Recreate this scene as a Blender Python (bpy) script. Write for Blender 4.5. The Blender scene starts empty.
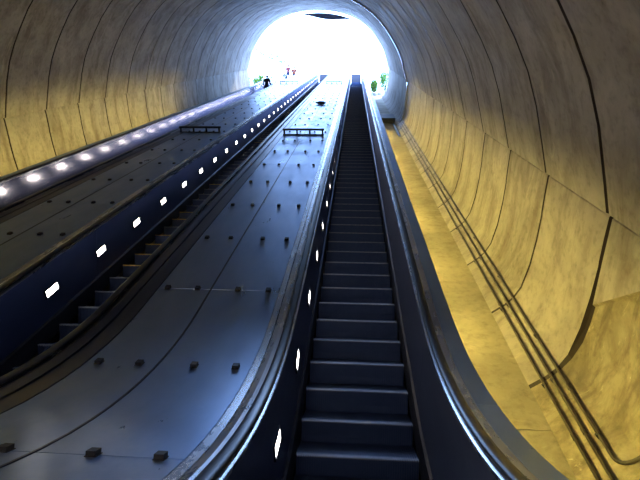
import bpy, math, random
from mathutils import Vector, Matrix
random.seed(7)
S = bpy.context.scene
COL = S.collection
C30, S30 = math.cos(math.radians(30)), 0.5

# ------------------------------------------------------------------ camera
cam_d = bpy.data.cameras.new('camera'); cam = bpy.data.objects.new('camera', cam_d); COL.objects.link(cam)
cam_d.sensor_fit = 'HORIZONTAL'; cam_d.sensor_width = 36.0; cam_d.lens = 36.0*490/640
cam_d.clip_start = 0.05; cam_d.clip_end = 2000
rot = Matrix(((0.99765752, -0.0200236, 0.06541044), (0.06172607, -0.14863664, -0.98696355), (0.02948495, 0.98868913, -0.14705248)))
cam.matrix_world = rot.to_4x4()
S.camera = cam

# ------------------------------------------------------------------ sky and sun, exposure
W = bpy.data.worlds.new('sky'); S.world = W; W.use_nodes = True
nt = W.node_tree; nt.nodes.clear()
wo = nt.nodes.new('ShaderNodeOutputWorld'); bg = nt.nodes.new('ShaderNodeBackground')
bg.inputs[0].default_value = (0.35, 0.56, 1.0, 1); bg.inputs[1].default_value = 14.5
nt.links.new(bg.outputs[0], wo.inputs[0])
sd = bpy.data.lights.new('sun', 'SUN'); sd.energy = 6.0; sd.angle = math.radians(3); sd.color = (1, 0.96, 0.9)
sun = bpy.data.objects.new('sun', sd); COL.objects.link(sun)
sun.rotation_euler = (math.radians(-22), math.radians(18), 0)
S.view_settings.view_transform = 'Standard'; S.view_settings.look = 'None'
S.view_settings.exposure = 0.0; S.view_settings.gamma = 1.0; S.view_settings.use_curve_mapping = False
S.cycles.max_bounces = 8; S.cycles.diffuse_bounces = 4; S.cycles.glossy_bounces = 4
S.cycles.sample_clamp_indirect = 6.0
S.cycles.caustics_reflective = True

YELLOW = 175.0      # strength of the yellow strip lamps
PANEL_LAMP = 18.0
HALL_FILL = 82.0  # strength of the unseen fill lamps behind the viewer

# ------------------------------------------------------------------ geometry of the incline
DN = 3.33                     # step nosing line lies this far (square to the slope) below the camera
def inc(x, s, n):             # slope coordinates -> world
    return Vector((x, s*C30 - n*S30, s*S30 + n*C30))
T = 1.45; R = T/math.tan(math.radians(15)); ARC = R*math.radians(30); R1 = R
T2 = .7; R2 = T2/math.tan(math.radians(15)); ARC2 = R2*math.radians(30)
SB, ST = 2.46, 52.9           # lower and upper knee
def path(s):                  # nosing line: returns (Y, Z, slope angle)
    a, b = SB+T, ST-T2; R = R1
    if s >= a and s <= b:
        p = inc(0, s, -DN); return p.y, p.z, math.radians(30)
    if s < a:
        pa = inc(0, a, -DN)
        cy, cz = pa.y - R*S30, pa.z + R*C30           # centre of the concave bend
        th = max(0.0, math.radians(30) - (a-s)/R)
        y, z = cy + R*math.sin(th), cz - R*math.cos(th)
        if a-s > ARC: y -= (a-s-ARC)
        return y, z, th
    R = R2; pb = inc(0, b, -DN)
    cy, cz = pb.y + R*S30, pb.z - R*C30
    th = max(0.0, math.radians(30) - (s-b)/R)
    y, z = cy - R*math.sin(th), cz + R*math.cos(th)
    if s-b > ARC2: y += (s-b-ARC2)
    return y, z, th
def on(x, s, v=0.0):
    y, z, t = path(s); return Vector((x, y, z+v))
def s_samples(sa, sb):
    out = [sa]
    marks = [SB+T-ARC + ARC*i/12 for i in range(13)] + [ST-T2 + ARC2*i/8 for i in range(9)]
    marks += [SB+T + 6*i for i in range(1, 8)]
    out += sorted(m for m in marks if sa+1e-3 < m < sb-1e-3)
    out.append(sb); return out
S0, S1 = -1.6, 56.0           # both ends of the escalator bodies
LAND_LOW = path(0)[1]; LAND_HIGH = path(55.3)[1]

# ------------------------------------------------------------------ mesh helpers
class MB:
    def __init__(s): s.v = []; s.f = []; s.m = []
    def add(s, vs, fs, mi=0):
        o = len(s.v); s.v += [Vector(p) for p in vs]
        for f in fs: s.f.append([o+i for i in f]); s.m.append(mi)
    def rings(s, rr, closed=True, caps=True, mi=0):
        n = len(rr[0]); vs = [p for r in rr for p in r]; fs = []
        for i in range(len(rr)-1):
            for j in range(n if closed else n-1):
                k = (j+1) % n
                fs.append([i*n+j, i*n+k, (i+1)*n+k, (i+1)*n+j])
        if caps and closed:
            fs.append(list(range(n))[::-1]); fs.append([(len(rr)-1)*n+j for j in range(n)])
        s.add(vs, fs, mi)
    def sweep(s, prof, sa, sb, mi=0, closed=True):     # profile of (x, v) along the escalator path
        s.rings([[on(x, t, v) for x, v in prof] for t in s_samples(sa, sb)], closed, closed, mi)
    def box(s, c, d, M=None, mi=0):
        c = Vector(c); vs = []
        for dx in (-.5, .5):
            for dy in (-.5, .5):
                for dz in (-.5, .5):
                    p = Vector((dx*d[0], dy*d[1], dz*d[2]))
                    if M: p = M @ p
                    vs.append(c+p)
        s.add(vs, [[0,1,3,2],[4,6,7,5],[0,4,5,1],[2,3,7,6],[0,2,6,4],[1,5,7,3]], mi)
    def tube(s, pts, r, n=10, mi=0, caps=True):
        pts = [Vector(p) for p in pts]; rr = []; up = Vector((0.31, 0.2, 0.93)).normalized()
        for i, p in enumerate(pts):
            t = (pts[min(i+1, len(pts)-1)] - pts[max(i-1, 0)]).normalized()
            a = t.cross(up).normalized(); b = a.cross(t)
            q = r[i] if isinstance(r, (list, tuple)) else r
            rr.append([p + a*q*math.cos(2*math.pi*k/n) + b*q*math.sin(2*math.pi*k/n) for k in range(n)])
        s.rings(rr, True, caps, mi)
    def mesh(s, name, off=Vector((0, 0, 0)), smooth=None):
        me = bpy.data.meshes.new(name)
        me.from_pydata([tuple(p-off) for p in s.v], [], s.f)
        me.polygons.foreach_set('material_index', s.m)
        import bmesh
        bm = bmesh.new(); bm.from_mesh(me); bmesh.ops.recalc_face_normals(bm, faces=bm.faces); bm.to_mesh(me); bm.free()
        if smooth:
            me.polygons.foreach_set('use_smooth', [True]*len(me.polygons))
            me.set_sharp_from_angle(angle=math.radians(smooth))
        me.update(); return me
    def build(s, name, mat, parent=None, smooth=None, off=None):
        wl = world_loc(parent) if off is None else off
        me = s.mesh(name, wl, smooth)
        for m in (mat if isinstance(mat, (list, tuple)) else [mat]): me.materials.append(m)
        o = bpy.data.objects.new(name, me); COL.objects.link(o)
        if parent: o.parent = parent
        elif off is not None: o.location = off
        return o
def world_loc(o):
    v = Vector((0, 0, 0))
    while o: v += o.location; o = o.parent
    return v
def tag(o, label=None, cat=None, group=None, kind=None):
    if label: o['label'] = label
    if cat: o['category'] = cat
    if group: o['group'] = group
    if kind: o['kind'] = kind
    return o
def thing(name, label, cat, loc=(0, 0, 0), group=None):
    o = bpy.data.objects.new(name, None); COL.objects.link(o); o.location = loc
    o.empty_display_size = 0.2
    return tag(o, label, cat, group)
def place(name, me, parent, P, rx=0, rz=0):           # shares mesh data
    o = bpy.data.objects.new(name, me); COL.objects.link(o)
    o.parent = parent; o.location = Vector(P) - (world_loc(parent) if parent else Vector((0, 0, 0)))
    o.rotation_euler = (rx, 0, rz); return o

# ------------------------------------------------------------------ materials
def mat(name):
    m = bpy.data.materials.new(name); m.use_nodes = True
    return m, m.node_tree, m.node_tree.nodes['Principled BSDF']
def N(nt, t, **k):
    n = nt.nodes.new(t)
    for a, b in k.items(): setattr(n, a, b)
    return n
def coords(nt, scale=(1, 1, 1), rot30=False):
    tc = N(nt, 'ShaderNodeTexCoord'); mp = N(nt, 'ShaderNodeMapping')
    src = tc.outputs['Object']
    if rot30:
        m0 = N(nt, 'ShaderNodeMapping'); m0.inputs['Rotation'].default_value = (math.radians(-30), 0, 0)
        nt.links.new(src, m0.inputs[0]); src = m0.outputs[0]
    mp.inputs['Scale'].default_value = scale
    nt.links.new(src, mp.inputs[0]); return mp.outputs[0]
def noise(nt, vec, scale, detail=4, rough=.55, dist=0):
    n = N(nt, 'ShaderNodeTexNoise'); n.inputs['Scale'].default_value = scale
    n.inputs['Detail'].default_value = detail; n.inputs['Roughness'].default_value = rough
    n.inputs['Distortion'].default_value = dist
    nt.links.new(vec, n.inputs['Vector']); return n.outputs[0]
def ramp(nt, fac, stops):
    r = N(nt, 'ShaderNodeValToRGB'); e = r.color_ramp.elements
    while len(e) < len(stops): e.new(0.5)
    for q, (p, c) in zip(e, stops):
        q.position = p; q.color = (c[0], c[1], c[2], 1) if hasattr(c, '__len__') else (c, c, c, 1)
    nt.links.new(fac, r.inputs[0]); return r.outputs[0]
def mix(nt, fac, a, b, mode='MIX'):
    m = N(nt, 'ShaderNodeMix', data_type='RGBA', blend_type=mode)
    for sock, val in ((m.inputs[0], fac), (m.inputs[6], a), (m.inputs[7], b)):
        if hasattr(val, 'links') or isinstance(val, bpy.types.NodeSocket): nt.links.new(val, sock)
        elif isinstance(val, (int, float)): sock.default_value = val
        else: sock.default_value = (*val, 1)
    return m.outputs[2]
def bump(nt, h, strength, dist, b):
    n = N(nt, 'ShaderNodeBump'); n.inputs['Strength'].default_value = strength; n.inputs['Distance'].default_value = dist
    nt.links.new(h, n.inputs['Height']); nt.links.new(n.outputs[0], b.inputs['Normal'])

def concrete(name, lo, hi, stain=(.16, .13, .10), pale=(.62, .57, .47), sc=1.0, streak=.6):
    m, nt, b = mat(name)
    v = coords(nt, rot30=True)
    base = ramp(nt, noise(nt, v, .8*sc, 9, .66, .6), [(.36, lo), (.62, hi)])
    vs = coords(nt, (1.0, 1.25, .38), True)
    st = ramp(nt, noise(nt, vs, 1.6*sc, 6, .65, .5), [(.47, 0), (.66, 1)])
    f = N(nt, 'ShaderNodeMath', operation='MULTIPLY'); nt.links.new(st, f.inputs[0]); f.inputs[1].default_value = streak
    c = mix(nt, f.outputs[0], base, stain)
    ve = coords(nt, (1.0, 2.0, .6), True)
    ef = ramp(nt, noise(nt, ve, 1.1*sc, 10, .72, 1.3), [(.60, 0), (.66, 1)])
    f2 = N(nt, 'ShaderNodeMath', operation='MULTIPLY'); nt.links.new(ef, f2.inputs[0]); f2.inputs[1].default_value = .45
    c = mix(nt, f2.outputs[0], c, pale)
    sp = ramp(nt, noise(nt, v, 9, 3, .6), [(.25, .72), (.5, 1)])
    c = mix(nt, 1.0, c, sp, 'MULTIPLY')
    nt.links.new(c, b.inputs['Base Color'])
    rr = ramp(nt, noise(nt, vs, 1.3, 4), [(.35, .60), (.65, .9)])
    nt.links.new(rr, b.inputs['Roughness'])
    b.inputs['Specular IOR Level'].default_value = .35
    bump(nt, noise(nt, v, 6, 8, .65), .22, .02, b)
    return m
def metal(name, lo, hi, r0, r1, metallic=1.0, sc=(1, 1, 1), nsc=2.0, bstr=.05, brush=0):
    m, nt, b = mat(name)
    v = coords(nt, sc, True)
    n1 = noise(nt, v, nsc, 7, .6, .3)
    nt.links.new(ramp(nt, n1, [(.3, lo), (.7, hi)]), b.inputs['Base Color'])
    nt.links.new(ramp(nt, noise(nt, v, nsc*1.7, 8, .7), [(.3, r0), (.7, r1)]), b.inputs['Roughness'])
    b.inputs['Metallic'].default_value = metallic
    if brush:
        bump(nt, noise(nt, coords(nt, (1, .02, 1), True), 70, 2), brush, .002, b)
    elif bstr > 0: bump(nt, noise(nt, v, nsc*.6, 3), bstr, .02, b)
    return m
def plain(name, col, rough=.5, metallic=0.0, spec=.5):
    m, nt, b = mat(name)
    v = coords(nt)
    d = tuple(c*.75 for c in col)
    nt.links.new(ramp(nt, noise(nt, v, 6, 4), [(.3, d), (.65, col)]), b.inputs['Base Color'])
    b.inputs['Roughness'].default_value = rough; b.inputs['Metallic'].default_value = metallic
    b.inputs['Specular IOR Level'].default_value = spec
    return m
def glow(name, col, st):
    m, nt, b = mat(name)
    b.inputs['Base Color'].default_value = (*col, 1); b.inputs['Emission Color'].default_value = (*col, 1)
    b.inputs['Emission Strength'].default_value = st; return m

M_TUN = concrete('stained lining concrete', (.33, .305, .285), (.47, .44, .41))
M_JOINT = plain('dirty joint', (.045, .035, .028), .8)
M_SLAB = concrete('slab concrete', (.34, .31, .24), (.50, .46, .36), stain=(.2, .17, .11), streak=.35)
M_DRIP = concrete('lime stained concrete', (.22, .19, .13), (.42, .37, .26), pale=(.85, .80, .6), sc=1.8, streak=.8)
M_HALL = concrete('hall concrete', (.20, .19, .18), (.3, .28, .26))
M_DECK = metal('brushed bronze deck plate', (.29, .40, .60), (.37, .49, .70), .25, .46, 1.0, (1, .35, 1), 2.2)
M_BASE = plain('dark gap', (.012, .012, .014), .7)
M_TRIM = metal('satin steel trim', (.58, .60, .64), (.72, .74, .78), .22, .32, 1.0, (1, .2, 1), 2.5, 0.0)
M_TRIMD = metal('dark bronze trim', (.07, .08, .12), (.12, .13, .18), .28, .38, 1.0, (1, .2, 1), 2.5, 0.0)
M_PANEL = metal('dark balustrade panel', (.15, .19, .34), (.21, .26, .43), .30, .40, 1.0, (1, .25, 1), 1.2, .02)
M_PANEL_L = metal('polished steel balustrade panel', (.50, .49, .56), (.60, .59, .66), .15, .20, 1.0, (1, .25, 1), 1.2, .004, .2)
M_SKIRT = metal('skirt steel', (.07, .07, .085), (.11, .11, .13), .35, .5, 1.0, (1, .3, 1), 3)
M_RUB = plain('black handrail rubber', (.012, .012, .014), .32)
M_STEP = metal('step aluminium', (.032, .058, .145), (.055, .09, .20), .42, .6, .5, (1, 1, 1), 3)
M_STEPE = metal('pale step edge metal', (.26, .30, .38), (.42, .46, .54), .4, .6, .6, (4, 1, 1), 4)  # pale colour paints in the light step noses catch; comb plates share it
M_EDGE_LIGHT = plain('warm light on step edge', (1.0, .66, .14), .5)  # yellow paints the warm light seen on a few treads
M_STUD = plain('black stud', (.014, .013, .014), .5)
M_BAR = plain('dark barrier paint', (.018, .020, .028), .45)
M_PIPE = metal('conduit', (.055, .05, .042), (.10, .09, .075), .3, .5, .6, (1, 1, 1), 6)
M_GUT = metal('gutter steel', (.5, .52, .55), (.7, .7, .72), .12, .25, 1, (1, 1, 1), 2)
M_PL = glow('panel lamp lens', (1.0, .90, .78), PANEL_LAMP)
M_YL = glow('yellow tube', (1.0, .76, .17), YELLOW)
M_FILL = glow('hall fill lens', (1.0, .88, .86), HALL_FILL)
M_HOUS = plain('lamp housing', (.08, .08, .08), .5)
M_WHITE = plain('pale granite paving', (.34, .33, .31), .8)
M_SOIL = plain('planting soil', (.30, .22, .14), .95)
M_STONE = concrete('granite', (.45, .43, .40), (.62, .6, .56), streak=.2)

# ------------------------------------------------------------------ tunnel lining
XC = -3.4
PR = [(5.78, -4.20), (5.98, -4.04), (6.10, -3.90), (6.20, -3.70), (6.28, -3.30), (6.32, -2.86), (6.335, -2.45), (6.33, -2.40), (6.33, -2.1),
      (6.335, -1.83), (6.345, -1.82), (6.345, -1.795), (6.29, -1.78), (6.17, -1.36), (6.0, -.80), (5.81, -.32), (5.58, .10), (5.32, .50), (5.0, .95), (4.62, 1.38)]
TOP = [(4.62, 1.38), (4.2, 1.75), (3.6, 2.15), (2.9, 2.48), (2.2, 2.70), (1.4, 2.87), (.7, 2.95), (0, 2.975)]
S_END, S_BACK = 46.5, -7.0
JOINTS = [5.5+1.95*k for k in range(-5, 21)]
def normals(pr):
    out = []
    for i in range(len(pr)):
        a, b = pr[max(i-1, 0)], pr[min(i+1, len(pr)-1)]
        t = Vector((b[0]-a[0], b[1]-a[1])).normalized(); out.append(Vector((t.y, -t.x)))
    return out
def lining(name, prof, side, label_recess=False):
    # prof: (dx, n) list; side: +1, -1 or 0 when the list is already signed
    nr = normals(prof); sg = side if side else 1
    rows = []; w, dp = .028, .06
    rows.append((S_BACK, 0, 0))
    for j in JOINTS:
        if label_recess and abs(j-5.5) < .1: rows += [(v_, 0, 0) for v_ in (3.9, 4.2, 4.5, 4.8, 5.1, 5.35)]
        if S_BACK+.1 < j < S_END-.2:
            ww = w*1.3 if abs(j-5.5) < .1 else w
            rows += [(j-ww, 0, 0), (j-ww*.9, dp, 1), (j+ww*.9, dp, 1), (j+ww, 0, 1)]
    rows.append((S_END, 0, 0))
    mb = MB(); n = len(prof); vs = []; fs = []; ms = []
    for (s, o, _) in rows:
        for i, (dx, nn) in enumerate(prof):
            q = o if nn > -3.6 else 0
            if label_recess and s < 5.48:
                if nn < -2.42: q = q + .035*min(1.0, max(0.0, (nn+3.95)/.3))
                bd = min(-2.0, -2.95+.75*(5.45-s))
                if -3.7 < nn <= -2.42: nn = -3.7 + (nn+3.7)*(bd+3.7)/(-2.45+3.7)
                elif -2.42 < nn < -1.85: nn = -1.85 + (nn+1.85)*(bd+.03+1.85)/(-2.40+1.85)
            vs.append(inc(XC+sg*(dx+nr[i].x*q), s, nn+nr[i].y*q))
    for r in range(len(rows)-1):
        groove = rows[r+1][2] == 1
        for i in range(n-1):
            fs.append([r*n+i, r*n+i+1, (r+1)*n+i+1, (r+1)*n+i])
            drip = label_recess and rows[r+1][0] <= 5.48 and prof[i+1][1] < -2.38
            ms.append(1 if groove else (2 if drip else 0))
    for f, m_ in zip(fs, ms): pass
    o = len(mb.v); mb.v += vs
    for f, m_ in zip(fs, ms): mb.f.append([o+k for k in f]); mb.m.append(m_)
    # outer skin and the end rim
    th = .55
    outer = [[inc(XC+sg*(dx+nr[i].x*th), s, nn+nr[i].y*th) for i, (dx, nn) in enumerate(prof)] for s in (S_BACK, S_END)]
    mb.rings(outer, False, False)
    inner = [inc(XC+sg*dx, S_END, nn) for dx, nn in prof]
    mb.rings([inner, outer[1]], False, False)
    me = bpy.data.meshes.new(name); me.from_pydata([tuple(p) for p in mb.v], [], mb.f)
    me.polygons.foreach_set('material_index', mb.m)
    me.polygons.foreach_set('use_smooth', [True]*len(me.polygons)); me.set_sharp_from_angle(angle=math.radians(22))
    for m_ in (M_TUN, M_JOINT, M_DRIP): me.materials.append(m_)
    ob = bpy.data.objects.new(name, me); COL.objects.link(ob); tag(ob, kind='structure'); return ob
lining('wall_right', PR, 1, True)
lining('wall_left', PR, -1)
lining('ceiling', TOP + [(-a, b) for a, b in TOP[-2::-1]], 0)

# floor slabs of the tunnel in front of both side walls, one pour per bay
def slab(name, x0, x1):
    mb = MB(); e = S_BACK; cuts = [e]
    k = 0
    while e < S_END-3:
        e += 3.9; cuts.append(min(e, S_END))
    cuts[-1] = S_END
    for a, b in zip(cuts[:-1], cuts[1:]):
        g = .008
        for (n0, n1) in ((-4.5, -4.2),):
            r = [[inc(x0, s, n0), inc(x1, s, n0), inc(x1, s, n1), inc(x0, s, n1)] for s in (a+g, b-g)]
            mb.rings(r)
    o = mb.build(name, M_SLAB); tag(o, kind='structure'); return o
slab('floor', XC-6.0, XC+6.0)
# curved curb at the wall foot
# lower landing and the hall behind the camera
mb = MB(); mb.box((XC, -3.1, LAND_LOW-.15), (11.2, 6.0, .26)); tag(mb.build('floor_landing', M_HALL), kind='structure')
mb = MB()
pp = [(d, n) for d, n in PR] + TOP[1:]
full = [(XC+d, n) for d, n in pp] + [(XC-d, n) for d, n in pp[-2::-1]]
mb.rings([[inc(x, S_BACK, n) for x, n in full], [inc(x, S_BACK-.3, n) for x, n in full]])
tag(mb.build('wall_back', M_HALL), kind='structure')
# shallow drip lip hanging below the crown of the mouth
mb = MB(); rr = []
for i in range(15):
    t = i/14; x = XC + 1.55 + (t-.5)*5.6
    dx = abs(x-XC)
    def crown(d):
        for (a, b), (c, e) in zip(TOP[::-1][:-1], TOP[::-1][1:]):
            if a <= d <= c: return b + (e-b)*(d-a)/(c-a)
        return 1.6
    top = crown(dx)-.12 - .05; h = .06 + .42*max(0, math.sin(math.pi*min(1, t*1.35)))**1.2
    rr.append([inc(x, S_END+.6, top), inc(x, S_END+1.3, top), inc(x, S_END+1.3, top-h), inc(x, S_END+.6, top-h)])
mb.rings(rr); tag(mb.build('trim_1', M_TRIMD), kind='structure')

# outside: landing, side slopes, low wall
mb = MB(); yk = path(ST)[0]
def ground_quad(x0, x1, pts, th=.3):
    mb.rings([[Vector((x, y, z)) for y, z in pts] + [Vector((x, y, z-th)) for y, z in pts[::-1]] for x in (x0, x1)])
p0 = inc(0, S_END, -4.2); p1 = (yk+1.6, LAND_HIGH-.02)
ground_quad(XC-16, XC+16, [p1, (yk+60, LAND_HIGH-.02)])
tag(mb.build('floor_plaza', M_WHITE), kind='structure')
mb = MB()
ground_quad(XC-13, -7.62, [(p0.y+.02, p0.z), p1])
tag(mb.build('ground_left', M_WHITE), kind='structure')
mb = MB(); ground_quad(1.05, XC+13, [(p0.y+.02, p0.z), p1])
tag(mb.build('ground_right', M_WHITE), kind='structure')

# ------------------------------------------------------------------ escalators
def step_mesh(edge):
    mb = MB(); w = 1.06; n = 52; d = .41; rise = .236
    xs = []
    for i in range(n):
        a = -w/2 + w*i/n; p = w/n
        xs += [(a, 0), (a+p*.5, 0), (a+p*.5, 1), (a+p, 1)]
    g = .010
    # tread with cleats (runs back from the nosing), front edge strip with light painted in its colour, riser with cleats
    def strip(P, mi, dirv):
        rows = [[Vector((x, y, z)) - Vector(dirv)*(g*k) for x, k in xs] for y, z in P]
        mb.rings(rows, False, False, mi)
    strip([(.04, 0), (d, 0)], 0, (0, 0, 1))
    strip([(0, -.016), (0, -.006), (.04, 0)], 1, (0, 0, 1))
    arc = [(0, -.016), (.006, -.03), (.018, -.09), (.03, -.16), (.038, -rise-.03)]
    strip(arc, 0, (0, -1, 0))
    for sx in (-w/2, w/2):
        mb.add([(sx, 0, -.006), (sx, d, 0), (sx, d, -rise), (sx, .038, -rise-.03)], [[0, 1, 2, 3]], 0)
    me = bpy.data.meshes.new('step'); me.from_pydata([tuple(p) for p in mb.v], [], mb.f)
    me.polygons.foreach_set('material_index', mb.m)
    me.materials.append(M_STEP); me.materials.append(edge); me.update(); return me
STEP = step_mesh(M_STEPE); STEP_LIT = step_mesh(M_EDGE_LIGHT)
lm = MB(); lm.box((0, 0, 0), (.012, .27, .085)); LAMP = lm.mesh('lens'); LAMP.materials.append(M_PL)
bz = MB()
for dy, dz, sy, sz in ((0, .052, .31, .018), (0, -.052, .31, .018), (.146, 0, .018, .088), (-.146, 0, .018, .088)):
    bz.box((0, dy, dz), (.018, sy, sz))
BEZ = bz.mesh('lamp_bezel'); BEZ.materials.append(M_TRIMD)

def stepsurf(s):  # y, z of nosing number at s
    y, z, t = path(s); return y, z
STEP_SP = .468
def nosings(phase):
    # the steps keep a fixed pitch along the chain
    out = []; s = phase
    while s > 1.0: s -= STEP_SP
    while s < ST+.6: out.append(s); s += STEP_SP
    return out

def escalator(xc, label, lamp_side, phase, yellow=(), show_steps=True, outer=0, left_mat=None):
    base = Vector((xc, path(S0)[0]+1.0, LAND_LOW))
    t = thing('escalator', label, 'escalator', base, 'escalators in the tunnel')
    HW = .54
    for sg in (-1, 1):
        pm = left_mat if (sg < 0 and left_mat) else M_PANEL
        X = lambda d: xc + sg*d
        mb = MB(); mb.sweep([(X(HW), -.12), (X(HW+.03), -.12), (X(HW+.055), .14), (X(HW+.035), .15), (X(HW+.012), .13)], S0+.4, S1-.4)
        mb.build('skirt', M_SKIRT, t, 25)
        # inner panel in lengths with fine open seams
        mb = MB(); L = 2.62; s = S0+.5
        ss = [S0+.5, 1.08]
        while ss[-1] < S1-.5: ss.append(min(ss[-1]+L, S1-.5))
        for a, b in zip(ss[:-1], ss[1:]):
            if b-a > .05: mb.sweep([(X(HW+.035), .14), (X(HW+.100), .90), (X(HW+.13), .90), (X(HW+.065), .14)], a+.003, b-.003)
        mb.build('side_panel', pm, t, 25)
        mb = MB(); mb.sweep([(X(HW+.07), .10), (X(HW+.13), .9), (X(HW+.16), .9), (X(HW+.10), .10)], S0+.5, S1-.5)
        mb.build('panel_backing', M_BASE, t)
        mb = MB(); mb.sweep([(X(.625), .895), (X(.625), .918), (X(.643), .925), (X(.72), .925), (X(.72), .895)], S0+.4, S1-.4)
        mb.build('handrail_guide', M_TRIM, t, 25)
        # handrail: flattened oval band, rounded end newels
        cx = X(.68); pr = []
        for k in range(14):
            a = 2*math.pi*k/14
            pr.append((cx + .040*math.copysign(abs(math.cos(a))**.7, math.cos(a)), .944 + .019*math.copysign(abs(math.sin(a))**.7, math.sin(a))))
        mb = MB(); mb.sweep(pr, S0+.15, S1-.15)
        # wrap down around the lower newel
        for (se, dr) in ((S0+.15, -1), (S1-.15, 1)):
            P = on(0, se); rr = []
            r0 = .30
            for i in range(13):
                a = math.pi*i/12
                ring = []
                for (x, v) in pr:
                    o = v-.944
                    yy = P.y + dr*(r0+o)*math.sin(a); zz = P.z + .944 - r0 + (r0+o)*math.cos(a)
                    ring.append(Vector((x, yy, zz)))
                rr.append(ring)
            mb.rings(rr)
        mb.build('handrail', M_RUB, t, 40)
        for (se, dr) in ((S0+.15, -1), (S1-.15, 1)):
            P = on(0, se); poly = []
            for i in range(13):
                a = math.pi*i/12; poly.append((P.y+dr*.27*math.sin(a), P.z+.644+.27*math.cos(a)))
            poly += [(P.y-dr*.4, P.z+.374-.0), (P.y-dr*.4, P.z+.914)]
            mb = MB(); mb.rings([[Vector((X(.655), y, z)) for y, z in poly], [Vector((X(.70), y, z)) for y, z in poly]])
            mb.box((X(.675), P.y-dr*.15, P.z+.18), (.06, .5, .40))
            mb.build('newel', M_TRIMD, t)
    if outer:
        X = lambda d: xc + outer*d
        mb = MB(); mb.sweep([(X(.725), .93), (X(.79), .93), (X(.79), .90), (X(.725), .90)], S0+.4, S1-.4); mb.build('outer_trim', M_TRIM, t, 25)
        mb = MB(); ss = [S0+.4, 2.3]
        while ss[-1] < S1-.5: ss.append(min(ss[-1]+3.18, S1-.5))
        for a, b in zip(ss[:-1], ss[1:]): mb.sweep([(X(.796), .925), (X(.94), .925), (X(.94), .89), (X(.796), .89)], a+.003, b-.003)
        mb.build('outer_deck', M_DECK, t, 25)
        mb = MB(); mb.sweep([(X(.70), .885), (X(.91), .885), (X(.91), -.95), (X(.70), -.95)], S0+.6, S1-.5)
        mb.build('outer_cladding', M_TRIMD, t, 25)
        
    # lamps set into one side panel
    v = .50; dx = HW+.035+(v-.14)/(.90-.14)*.065
    if lamp_side:
        til = math.atan2(.065, .76)
        k = -4
        while True:
            s = 5.69-.54 + 1.31*k; k += 1
            if s < .4: continue
            if s > S1-3: break
            P = on(xc + lamp_side*(dx-.002), s, v); th = path(s)[2]
            b = place('panel_lamp', BEZ, t, P, 0); b.rotation_euler = (th, lamp_side*til, 0)
            l = bpy.data.objects.new('lens', LAMP); COL.objects.link(l); l.parent = b
    # steps
    ns = nosings(phase)
    if show_steps:
        for i, s in enumerate(ns[:100]):
            y, z = stepsurf(s); place('step', STEP_LIT if i in yellow else STEP, t, (xc, y, z-.0))
        rest = ns[100:]
    else: rest = ns
    mb = MB()
    for s in rest:
        y, z = stepsurf(s)
        mb.rings([[Vector((xc+a, y, z-.006)), Vector((xc+a, y+.41, z)), Vector((xc+a, y+.41, z-.03)), Vector((xc+a, y+.06, z-.24)), Vector((xc+a, y+.038, z-.24))] for a in (-.5, .5)])
    o = mb.build('step', M_STEP, t); o['kind'] = 'stuff'
    # truss pan under the steps and the comb plates
    mb = MB(); mb.sweep([(xc-.70, -.42), (xc+.70, -.42), (xc+.70, -.70), (xc-.70, -.70)], S0+.4, S1-.3)
    mb.build('truss', M_BASE, t)
    for nm, ya, yb, z in (('comb_plate', path(S0)[0]+.2, path(1.0)[0]+.05, LAND_LOW), ('comb_plate', path(ST+.9)[0]+.25, path(S1)[0]+.1, LAND_HIGH)):
        mb = MB(); mb.box((xc, (ya+yb)/2, z-.005), (1.0, yb-ya, .05)); mb.build(nm, M_STEPE, t)
    return t
E1, E2, E3 = .08, -3.25, -6.55
PH = 4.205
escalator(E1, 'rightmost escalator with dark empty steps and a row of small lamps on its left panel', -1, PH, outer=1)
escalator(E2, 'middle escalator, large bright rectangular lamps on its left panel and some steps with warm light painted on their edges', -1, PH+.15, yellow=(14, 15, 16, 17, 19, 20, 25, 38))
escalator(E3, 'leftmost escalator with polished steel side panel and people riding near the top', 1, PH+.3, show_steps=False, outer=-1, left_mat=M_PANEL_L)

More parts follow.
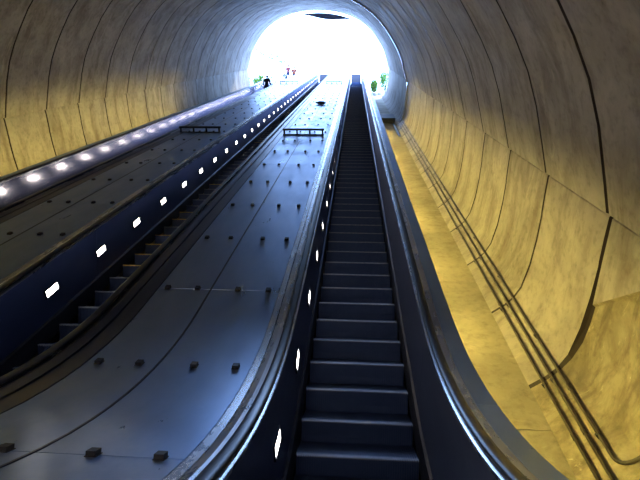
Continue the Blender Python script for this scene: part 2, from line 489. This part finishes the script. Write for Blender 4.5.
# ------------------------------------------------------------------ the wide metal decks between escalators
sb_ = MB(); sb_.box((0, 0, .014), (.050, .060, .028)); sb_.box((0, 0, .002), (.06, .07, .004)); STUD = sb_.mesh('anti_slide_stud'); STUD.materials.append(M_STUD)
def deck(xl, xr, lt, rt, label, xc, full=True):
    # xl..xr between the two handrails; lt / rt widths of edge trims
    t = thing('deck_cover', label, 'deck', (xc, path(S0)[0]+1, LAND_LOW), 'metal decks between the escalators')
    mb = MB(); mb.sweep([(xl+.0, .90), (xr, .90), (xr, .55), (xl, .55)], S0+.55, S1-.55); mb.build('deck_frame', M_BASE, t)
    V = .915
    # silver bevelled strips next to the handrails
    for (a, b, m_) in ((xl+.003, xl+lt, M_TRIMD), (xr-rt, xr-.003, M_TRIM)):
        mb = MB(); w = b-a
        if m_ is M_TRIM:
            mb.sweep([(a, V), (a+w*.40, V), (a+w*.40, V-.012), (a, V-.012)], S0+.5, S1-.5)
            mb.sweep([(a+w*.46, V+.004), (b-.03, V+.018), (b, V+.004), (b, V-.012), (a+w*.46, V-.012)], S0+.5, S1-.5)
        else:
            mb.sweep([(a, V+.004), (a+.05, V+.020), (a+w*.45, V+.012), (a+w*.45, V-.012), (a, V-.012)], S0+.5, S1-.5)
            mb.sweep([(a+w*.48, V), (b, V), (b, V-.012), (a+w*.48, V-.012)], S0+.5, S1-.5)
        mb.build('edge_trim', m_, t, 12)
    a, b = xl+lt+.014, xr-rt-.006; mid = xc-.08
    ss = [S0+.5, -.55, 2.18]
    rows0 = 5.48-.45
    ss = [S0+.5, rows0-3.18-1.6, rows0-1.6-.0]
    ss = [S0+.5, 1.24]
    while ss[-1] < S1-.6: ss.append(min(ss[-1]+3.15, S1-.6))
    for p, q in zip(ss[:-1], ss[1:]):
        for (u, w) in ((a, mid-.011), (mid+.011, b)):
            mb = MB(); mb.sweep([(u, V), (w, V), (w, V-.012), (u, V-.012)], p+.004, q-.004); mb.build('cover_plate', M_DECK, t, 25)
    mb = MB(); mb.sweep([(mid-.008, V+.004), (mid+.008, V+.004), (mid+.008, V-.01), (mid-.008, V-.01)], S0+.5, S1-.6); mb.build('centre_strip', M_TRIMD, t)
    cnt = 0; k = 0; rest = MB(); s = 1.24
    while s < ST-.5:
        for off in (-.575, -.23, .23, .575):
            P = on(xc+off, s, V); th = path(s)[2]
            if cnt < 100: place('anti_slide_stud', STUD, t, P, th); cnt += 1
            else:
                Mr = Matrix.Rotation(th, 3, 'X'); rest.box(P+Mr@Vector((0, 0, .022)), (.05, .062, .044), Mr)
        s += 1.575; k += 1
    if rest.v: o = rest.build('anti_slide_stud', M_STUD, t); o['kind'] = 'stuff'
    return t
deck(E2+.725, E1-.725, .33, .155, 'wide dark metal deck between the middle and rightmost escalators, four studs per row', -1.50)
deck(E3+.725, E2-.725, .33, .155, 'wide dark metal deck between the leftmost and middle escalators, left of the lamp row', -4.80)

def barrier(x0, x1, s, label, h=.17):
    P = on((x0+x1)/2, s, .915); th = path(s)[2]
    t = thing('anti_slide_barrier', label, 'barrier', P, 'anti slide barriers on the decks')
    Mr = Matrix.Rotation(th, 3, 'X'); w = x1-x0
    mb = MB(); mb.box(P+Mr@Vector((0, 0, h)), (w, .06, .06), Mr); mb.build('top_bar', M_BAR, t)
    mb = MB(); mb.box(P+Mr@Vector((0, -.03, .018)), (w*.98, .05, .034), Mr); mb.build('foot_bar', M_BAR, t)
    for k in range(4):
        x = -w/2+.05+(w-.1)*k/3
        mb = MB(); mb.box(P+Mr@Vector((x, -.012, h/2)), (.05, .05, h), Mr); mb.build('post', M_BAR, t)
barrier(-2.22, -.93, 14.85, 'lower black barrier frame across the deck left of the rightmost escalator')
barrier(-5.62, -4.27, 15.2, 'lower black barrier frame across the deck left of the middle escalator')
barrier(-2.15, -.95, 37.5, 'upper black barrier frame near the top of the deck beside the rightmost escalator')
barrier(-5.6, -4.2, 37.5, 'upper black barrier frame near the top of the deck left of the middle escalator')

# crumpled litter on the deck
P = on(-1.62, 23.6, .93); mb = MB()
random.seed(3)
rr = []
for i in range(7):
    a0 = math.pi*i/6; rr.append([P+Vector((.26*math.cos(a0), (.10*math.sin(a0)*math.cos(b_)+.02)*random.uniform(.6, 1.3), .07+(.07*math.sin(a0)*math.sin(b_))*random.uniform(.7, 1.4)+.02*random.random())) for b_ in [2*math.pi*k/9 for k in range(9)]])
mb.rings(rr); o = mb.build('crumpled_paper', plain('blue grey paper', (.03, .05, .08), .8), None, None, P)
tag(o, 'small crumpled blue grey litter lying high on the deck beside the rightmost escalator', 'litter')

# ------------------------------------------------------------------ conduits on the right wall
def conduit(x, n, s0, s1, label, r=.021, bend=False):
    P0 = inc(x, s0, n); pts = [inc(x, s, n) for s in (s1, (s1+s0)/2, s0+.6)]
    if bend:
        for i in range(9):
            a = math.radians(100)*i/8
            pts.append(inc(x+.20*(1-math.cos(a))*.75, s0+.25-.20*math.sin(a), n+.24*(1-math.cos(a))*1.0))
        q = pts[-1]; pts.append(q+(pts[-1]-pts[-2]).normalized()*.5)
    else: pts.append(P0)
    t = thing('conduit', label, 'pipe', inc(x, s0+1, n), 'conduits along the right wall')
    mb = MB(); mb.tube(pts, r, 12); mb.build('pipe', M_PIPE, t, 50)
    s = s0+1.35
    while s < s1:
        mb = MB(); mb.tube([inc(x, s-.04, n), inc(x, s+.04, n)], r*1.32, 12); mb.build('coupling', M_PIPE, t, 50); s += 3.05
    s = s0+1.0-.45
    while s < s1:
        mb = MB(); c = inc(x, s, n); Mr = Matrix.Rotation(math.radians(30), 3, 'X') @ Matrix.Rotation(math.radians(45), 3, 'Y')
        mb.box(c+Mr@Vector((0, 0, -.022)), (.065, .03, .02), Mr); mb.tube([inc(x, s-.012, n), inc(x, s+.012, n)], r*1.18, 12); mb.build('clamp', M_BAR, t); s += 1.95
conduit(2.507, -4.048, -3.0, 28.5, 'lowest of the three conduits at the foot of the right wall')
conduit(2.598, -3.962, -3.0, 28.5, 'middle one of the three conduits at the foot of the right wall')
conduit(2.675, -3.872, 3.75, 28.5, 'topmost conduit on the right wall, bending away up the wall at its lower end', bend=True)

# gutter ring, drain box
mb = MB(); rr = []
prof = [(d, n) for d, n in PR[1:]] + TOP[1:]
nr = normals(prof)
for (dx, n), q in zip(prof, nr):
    c = lambda o, s: inc(XC+dx-q.x*o, s, n-q.y*o)
    rr.append([c(.012, 28.7), c(.07, 28.7), c(.09, 28.8), c(.07, 28.96), c(.012, 28.96)])
mb.rings(rr); o = mb.build('gutter_pipe', M_GUT, None, 40)
tag(o, 'bright steel gutter arching up the right tunnel wall beyond the conduits', 'gutter')
t = thing('drain_box', 'blue grey steel box across the walkway slab at the foot of the gutter', 'box', inc(1.75, 30.3, -4.2))
mb = MB(); mb.rings([[inc(x, 29.7, -4.19), inc(x, 31.4, -4.19), inc(x, 31.4, -3.93), inc(x, 29.7, -3.93)] for x in (1.05, 2.38)]); mb.build('box_body', plain('box paint', (.05, .07, .13), .6), t)
mb = MB(); mb.rings([[inc(x, 29.65, -3.93), inc(x, 31.45, -3.93), inc(x, 31.45, -3.90), inc(x, 29.65, -3.90)] for x in (1.03, 2.40)]); mb.build('lid', plain('lid paint', (.07, .09, .16), .6), t)
mb = MB(); mb.rings([[inc(x, 24.5, -4.15), inc(x, 29.6, -4.15), inc(x, 29.6, -4.11), inc(x, 24.5, -4.11)] for x in (2.18, 2.27)])
tag(mb.build('drain_channel', M_GUT), 'bright narrow steel channel running down the slab below the steel box', 'drain')

# ------------------------------------------------------------------ yellow strip lamps below the outer decks
def strip_lamp(x, sg, s, side, i):
    P = inc(x, s, -3.25)
    t = thing('strip_lamp', 'yellow strip lamp under the outer deck edge beside the %s tunnel wall' % side, 'lamp', P, 'yellow strip lamps beside the %s wall' % side)
    Mr = Matrix.Rotation(math.radians(30), 3, 'X')
    mb = MB(); mb.box(P, (.05, 1.5, .10), Mr); mb.build('housing', M_HOUS, t)
    mb = MB(); mb.box(P+Mr@Vector((sg*.055, 0, .055)), (.13, 1.5, .008), Mr); mb.build('cutoff_hood', M_HOUS, t)  # unseen hood added to keep the yellow light off the upper wall
    mb = MB(); mb.tube([P+Mr@Vector((sg*.05, -.70, -.01)), P+Mr@Vector((sg*.05, .70, -.01))], .022, 8); mb.build('tube', M_YL, t, 60)
for i in range(10):
    strip_lamp(E1+.96, 1, 1.2+2.75*i, 'right', i)
    strip_lamp(E3-.96, -1, 1.2+2.75*i, 'left', i)
# unseen fill lamps added behind the viewer to brighten the lower tunnel
for i, x in enumerate((-6.6, -3.4, -.2)):
    P = inc(x, -3.2, 2.0)
    t = thing('fill_lamp', 'unseen long fill lamp added over the lower landing', 'lamp', P, 'added fill lamps over the lower landing')
    mb = MB(); mb.box(P, (1.6, .3, .08)); mb.build('housing', M_HOUS, t)
    mb = MB(); mb.box(P-Vector((0, 0, .06)), (1.5, .24, .04)); mb.build('lens', M_FILL, t)
    mb = MB()
    for dx in (-.6, .6): mb.tube([P+Vector((dx, 0, 0)), P+Vector((dx, 0, 1.1))], .01, 6)
    mb.build('hanger', M_HOUS, t)

# ------------------------------------------------------------------ barriers closing the tops
for xc, lab in ((E1, 'grey panel barrier closing the top of the rightmost escalator'), (E2, 'grey panel barrier closing the top of the middle escalator')):
    y = path(ST+.55)[0]+.1
    t = thing('panel_barrier', lab, 'barrier', (xc, y, LAND_HIGH), 'panel barriers at the top landing')
    mb = MB(); mb.box((xc, y, LAND_HIGH+.66), (.98, .03, 1.06)); mb.build('board', plain('violet grey board', (.030, .030, .055), .6), t)
    for dx in (-.47, .47):
        mb = MB(); mb.box((xc+dx, y, LAND_HIGH+.60), (.04, .05, 1.20)); mb.box((xc+dx, y, LAND_HIGH+.035), (.05, .4, .03)); mb.build('post', M_BAR, t)

# ------------------------------------------------------------------ planting outside
def leafmat(name, c):
    m, nt, b = mat(name); v = coords(nt)
    nt.links.new(ramp(nt, noise(nt, v, 4, 3), [(.35, tuple(q*.7 for q in c)), (.65, c)]), b.inputs['Base Color'])
    b.inputs['Roughness'].default_value = .6
    tr = N(nt, 'ShaderNodeBsdfTranslucent'); tr.inputs[0].default_value = (*c, 1)
    ms = N(nt, 'ShaderNodeMixShader'); ms.inputs[0].default_value = .45
    out = nt.nodes['Material Output']
    nt.links.new(b.outputs[0], ms.inputs[1]); nt.links.new(tr.outputs[0], ms.inputs[2]); nt.links.new(ms.outputs[0], out.inputs[0])
    return m
LG = leafmat('sunlit green leaves', (.13, .30, .05)); LG2 = leafmat('yellow green leaves', (.17, .32, .05)); LP = leafmat('pale leaves', (.14, .22, .16))
BARK = plain('bark', (.09, .08, .10), .9)
def leaves(mb, c, r, n, size, fl=1.0):
    for _ in range(n):
        while True:
            p = Vector((random.uniform(-1, 1), random.uniform(-1, 1), random.uniform(-1, 1)))
            if p.length < 1: break
        p = Vector((p.x*r[0], p.y*r[1], p.z*r[2]))+Vector(c)
        u = Vector((random.gauss(0, 1), random.gauss(0, 1), random.gauss(0, .6))).normalized()
        w = u.cross(Vector((random.gauss(0, 1), random.gauss(0, 1), random.gauss(0, 1)))).normalized(); k = size*random.uniform(.6, 1.3)
        nn = u.cross(w)*.15*k
        mb.add([p-u*k, p-w*k*.4+nn, p+u*k, p+w*k*.4+nn], [[0, 1, 2], [0, 2, 3]])
def shrub(x, y, z, r, h, m_, label, grp):
    t = thing('shrub', label, 'shrub', (x, y, z), grp)
    mb = MB()
    for k in range(6):
        a = random.uniform(0, 6.28); q = Vector((x+math.cos(a)*r*.55, y+math.sin(a)*r*.55, z+h*.75))
        mb.tube([(x, y, z-.05), (x+(q.x-x)*.4, y+(q.y-y)*.4, z+h*.4), q], [.03, .02, .008], 6)
    mb.build('stems', BARK, t)
    mb = MB(); leaves(mb, (x, y, z+h*.55), (r, r, h*.5), 420, .11)
    for k in range(5):
        a = random.uniform(0, 6.28); leaves(mb, (x+math.cos(a)*r*.6, y+math.sin(a)*r*.6, z+h*random.uniform(.5, .85)), (r*.45, r*.45, h*.28), 80, .10)
    mb.build('foliage', m_, t)
random.seed(11)
hz = LAND_HIGH
def slope_z(y): return p0.z + (y-p0.y)/(p1[0]-p0.y)*(p1[1]-p0.z)
for i, (x, y, r_, h, lab) in enumerate(((-10.7, 44.3, .62, 2.0, 'green shrub farthest left on the slope outside the tunnel mouth'), (-9.45, 44.6, .6, 1.9, 'green shrub just left of the dark rider outside the tunnel mouth'),
        (-8.3, 45.2, .52, 1.9, 'green shrub behind the dark rider at the top of the leftmost escalator'))):
    shrub(x, y, slope_z(y), r_, h, (LG, LG2)[i % 2], lab, 'shrubs outside left of the escalators')
for x, y, r_, h, lab in ((1.85, 45.4, .35, 1.3, 'smaller green shrub beside the top of the rightmost escalator'), (2.9, 45.2, .62, 2.3, 'taller green shrub against the right edge of the tunnel mouth')):
    shrub(x, y, slope_z(y), r_, h, LG2 if h < 1.5 else LG, lab, 'shrubs outside right of the escalators')
for x, s, r, lab in ((1.75, 47.6, .28, 'larger rounded boulder on the slope beside the rightmost escalator'), (2.35, 48.4, .2, 'smaller boulder on the slope beside the rightmost escalator')):
    y = p0.y + (s-S_END)*C30; z = p0.z + (y-p0.y)/(p1[0]-p0.y)*(p1[1]-p0.z); mb = MB(); rr = []
    for i in range(7):
        a = math.pi*(i+.02)/6.04
        rr.append([Vector((x+r*1.3*math.sin(a)*math.cos(b_)*random.uniform(.85, 1.1), y+r*math.sin(a)*math.sin(b_)*random.uniform(.85, 1.1), z+r*.35+r*.6*math.cos(a))) for b_ in [2*math.pi*k/10 for k in range(10)]])
    mb.rings(rr); tag(mb.build('boulder', M_STONE, None, 60, Vector((x, y, z))), lab, 'boulder')
# bare leaning tree with pale leaves beyond the left shrubs
tx, ty = -14.6, 59.0
t = thing('tree', 'leaning thin tree with pale leaves beyond the left side of the tunnel mouth', 'tree', (tx, ty, hz))
mb = MB(); mb.tube([(tx, ty, hz-.1), (tx-.2, ty, hz+4), (tx, ty, hz+8), (tx+.5, ty, 34.6)], [.2, .17, .14, .10], 8); mb.build('trunk', BARK, t, 60)
B_ = [(tx+.5, ty, 34.6), (-12.9, 58.4, 33.5), (-11.9, 57.9, 32.5), (-11.0, 57.4, 31.8), (-9.9, 57.3, 31.3), (-8.8, 57, 30.7), (-7.6, 57, 30.4)]
mb = MB(); mb.tube(B_, [.09, .10, .09, .08, .07, .06, .03], 8)
mb.tube([B_[3], (-10.4, 57.4, 32.4), (-10.0, 57.4, 33.1)], [.05, .03, .01], 6); mb.tube([B_[5], (-8, 57, 31.5), (-7.4, 57, 32.0)], [.04, .03, .01], 6)
mb.build('branch', BARK, t, 60)
mb = MB()
leaves(mb, (-10.0, 57.3, 32.2), (.9, .6, .8), 130, .14); leaves(mb, (-8.8, 57, 31.1), (1.0, .5, .35), 100, .13)
leaves(mb, (-11.6, 57.6, 32.5), (.7, .4, .4), 40, .1); leaves(mb, (-7.3, 57, 31.9), (.6, .5, .7), 100, .13)
leaves(mb, (-12.0, 57.6, 34.6), (.4, .3, 1.3), 14, .1)
mb.build('foliage', LP, t)

# ------------------------------------------------------------------ people
def skin_obj(name, nodes, edges, m_, parent, sub=1, root=0):
    me = bpy.data.meshes.new(name); me.from_pydata([n[0] for n in nodes], edges, [])
    o = bpy.data.objects.new(name, me); COL.objects.link(o); o.parent = parent
    md = o.modifiers.new('skin', 'SKIN')
    if not me.skin_vertices: 
        me.attributes  # layer is created with the modifier
    sv = me.skin_vertices[0].data if me.skin_vertices else None
    if sv:
        for i, n in enumerate(nodes):
            r = n[1]; sv[i].radius = (r, r) if not isinstance(r, tuple) else r; sv[i].use_root = (i == root)
    md.use_smooth_shade = True
    sd_ = o.modifiers.new('sub', 'SUBSURF'); sd_.levels = sub; sd_.render_levels = sub+1
    me.materials.append(m_); return o
SKIN = plain('skin', (.20, .105, .07), .5)
def person(P, rz, label, top, legs, hair, armbend=0.3, hold=None, stride=.10, h=1.72):
    t = thing('person', label, 'person', P); t.rotation_euler = (0, 0, rz)
    k = h/1.72; nodes = []; edges = []
    def nd(x, y, z, r, par=None):
        nodes.append(((x*k, y*k, z*k), r*k)); i = len(nodes)-1
        if par is not None: edges.append((par, i))
        return i
    pel = nd(0, 0, .93, .105); wa = nd(0, .0, 1.08, .115, pel); ch = nd(0, .01, 1.28, .135, wa); up = nd(0, 0, 1.41, .09, ch)
    nk = nd(0, .01, 1.48, .052, up); h0 = nd(0, .02, 1.56, .078, nk); h1 = nd(0, .02, 1.645, .085, h0); nd(0, .01, 1.70, .05, h1)
    J = {}
    for sg in (-1, 1):
        hp = nd(sg*.09, 0, .86, .070, pel); kn = nd(sg*.10, .03+sg*stride*.3, .50, .058, hp); an = nd(sg*.10, sg*stride*.3, .09, .040, kn); nd(sg*.11, .13+sg*stride*.3, .035, .035, an)
        sh = nd(sg*.17, 0, 1.40, .060, up); el = nd(sg*.235, -.02, 1.13, .042, sh)
        if hold == sg: wr = nd(sg*.30, .23, 1.04, .028, el); pa = nd(sg*.31, .31, 1.03, .036, wr); fd = Vector((0, .07, -.02))
        else: wr = nd(sg*.25, .09+armbend*.2, .90+armbend*.1, .028, el); pa = nd(sg*.255, .12+armbend*.2, .82+armbend*.1, .036, wr); fd = Vector((0, .02, -.075))
        c = Vector(nodes[pa][0])/k
        for f in range(4):
            q = c+fd*.6+Vector((0, (f-1.5)*.018, 0)) if hold != sg else c+fd*.6+Vector(((f-1.5)*.018, 0, 0))
            a = nd(q.x, q.y, q.z, .009, pa); q2 = q+fd*(.55, .65, .6, .42)[f]+Vector((-sg*.01, 0, 0)); nd(q2.x, q2.y, q2.z, .008, a)
        q = c+Vector((-sg*.03, .035, -.01)); a = nd(q.x, q.y, q.z, .010, pa); nd(q.x-sg*.005, q.y+.02, q.z-.03, .009, a)
        J[sg] = (hp, kn, an, sh, el, wr)
    skin_obj('body', nodes, edges, SKIN, t)
    L = lambda i: nodes[i][0]
    # clothing shells
    n2 = [((0, 0, .85*k), .172*k), (L(wa), .138*k), (L(ch), .155*k), (L(up), .11*k), ((0, .01*k, 1.455*k), .066*k)]; e2 = [(0, 1), (1, 2), (2, 3), (3, 4)]
    for sg in (-1, 1):
        b = len(n2); n2 += [(L(J[sg][3]), .078*k), (L(J[sg][4]), .058*k), (tuple(Vector(L(J[sg][5]))*.92+Vector(L(J[sg][4]))*.08), .044*k)]; e2 += [(3, b), (b, b+1), (b+1, b+2)]
    skin_obj('jacket', n2, e2, top, t)
    n3 = [((0, 0, 1.06*k), .132*k), ((0, 0, .93*k), .150*k)]; e3 = [(0, 1)]
    for sg in (-1, 1):
        b = len(n3); a = Vector(L(J[sg][2])); n3 += [((sg*.095*k, 0, .80*k), .098*k), (L(J[sg][1]), .076*k), (tuple(a+Vector((0, 0, -.03))), .066*k)]; e3 += [(1, b), (b, b+1), (b+1, b+2)]
    skin_obj('trousers', n3, e3, legs, t)
    mb = MB(); rr = []
    for i in range(9):
        a_ = math.radians(4+13.5*i); low = .5+.5*math.cos(0)
        ring = []
        for q in range(16):
            b_ = 2*math.pi*q/16; back = -math.sin(b_)           # +1 at the back of the head
            aa = a_*(1.0 if back > -.2 else .52+.1*abs(math.cos(b_)))
            ring.append(Vector((.094*k*math.sin(aa)*math.cos(b_), .010*k+.106*k*math.sin(aa)*math.sin(b_), 1.635*k+.115*k*math.cos(aa))))
        rr.append(ring)
    mb.rings(rr); mb.build('hair', hair, t, 60, Vector((0, 0, 0)))
    for sg in (-1, 1):
        mb = MB(); a = Vector(L(J[sg][2])); rr = []
        for y_, w_, z_ in ((-.09, .03, .05), (-.07, .045, .085), (0, .045, .09), (.08, .05, .06), (.15, .045, .045), (.19, .02, .03)):
            rr.append([(a.x-w_, a.y+y_, .0), (a.x+w_, a.y+y_, .0), (a.x+w_*.8, a.y+y_, z_), (a.x-w_*.8, a.y+y_, z_)])
        mb.rings([[Vector(p) for p in r_] for r_ in rr]); mb.build('shoe', plain('shoe leather', (.05, .05, .05), .6), t, 40, Vector((0, 0, 0)))
    for sg in (-1, 1):   # ears and eyes, nose
        mb = MB(); mb.tube([(sg*.082*k, .02*k, 1.60*k), (sg*.092*k, .015*k, 1.64*k)], .014*k, 6); mb.build('ear', SKIN, t, 60, Vector((0, 0, 0)))
        mb = MB(); mb.tube([(sg*.03*k, .098*k, 1.64*k), (sg*.03*k, .106*k, 1.64*k)], .010*k, 8); mb.build('eye', plain('eye', (.05, .03, .03), .3), t, 60, Vector((0, 0, 0)))
    mb = MB(); mb.tube([(0, .095*k, 1.64*k), (0, .118*k, 1.60*k)], [.008*k, .014*k], 6); mb.build('nose', SKIN, t, 60, Vector((0, 0, 0)))
    mb = MB(); mb.tube([(-.022*k, .096*k, 1.565*k), (0, .102*k, 1.562*k), (.022*k, .096*k, 1.565*k)], .006*k, 6); mb.build('mouth', plain('lips', (.16, .05, .05), .5), t, 60, Vector((0, 0, 0)))
    return t
DK = plain('dark coat', (.006, .007, .016), .8); DN_ = plain('navy denim', (.008, .014, .06), .8); RD = plain('red shirt', (.16, .012, .018), .8); OR = plain('orange shirt', (.20, .04, .015), .8)
HB = plain('dark hair', (.03, .02, .02), .6); HBr = plain('brown hair', (.18, .08, .04), .6)
ns3 = nosings(PH+.3)
def near(s): return min(ns3, key=lambda q: abs(q-s))
def stand(s, x): y, z, _ = path(near(s)); return (x, y+.2, z+.002)
person(stand(37.2, E3-.05), 0, 'rider in a dark coat standing alone lowest on the leftmost escalator, back turned', DK, DN_, HB, hold=1)
person((-6.98, 47.45, LAND_HIGH+.0), math.pi, 'rider in a red top and blue trousers, lower of the upper pair of riders', RD, DN_, HBr, hold=-1, h=1.84)
person((-6.42, 47.9, LAND_HIGH+.0), math.pi, 'rider in an orange top and blue trousers, highest on the leftmost escalator', OR, DN_, HB, h=1.88)

# daylight entry guide for the sky (sampling portal at the tunnel mouth)
pd = bpy.data.lights.new('daylight_portal', 'AREA'); pd.shape = 'RECTANGLE'; pd.size = 13.5; pd.size_y = 8.2; pd.cycles.is_portal = True
po = bpy.data.objects.new('daylight_portal', pd); COL.objects.link(po)
po.location = inc(XC, S_END+.1, -.7); po.rotation_euler = (math.radians(30-90), 0, 0)
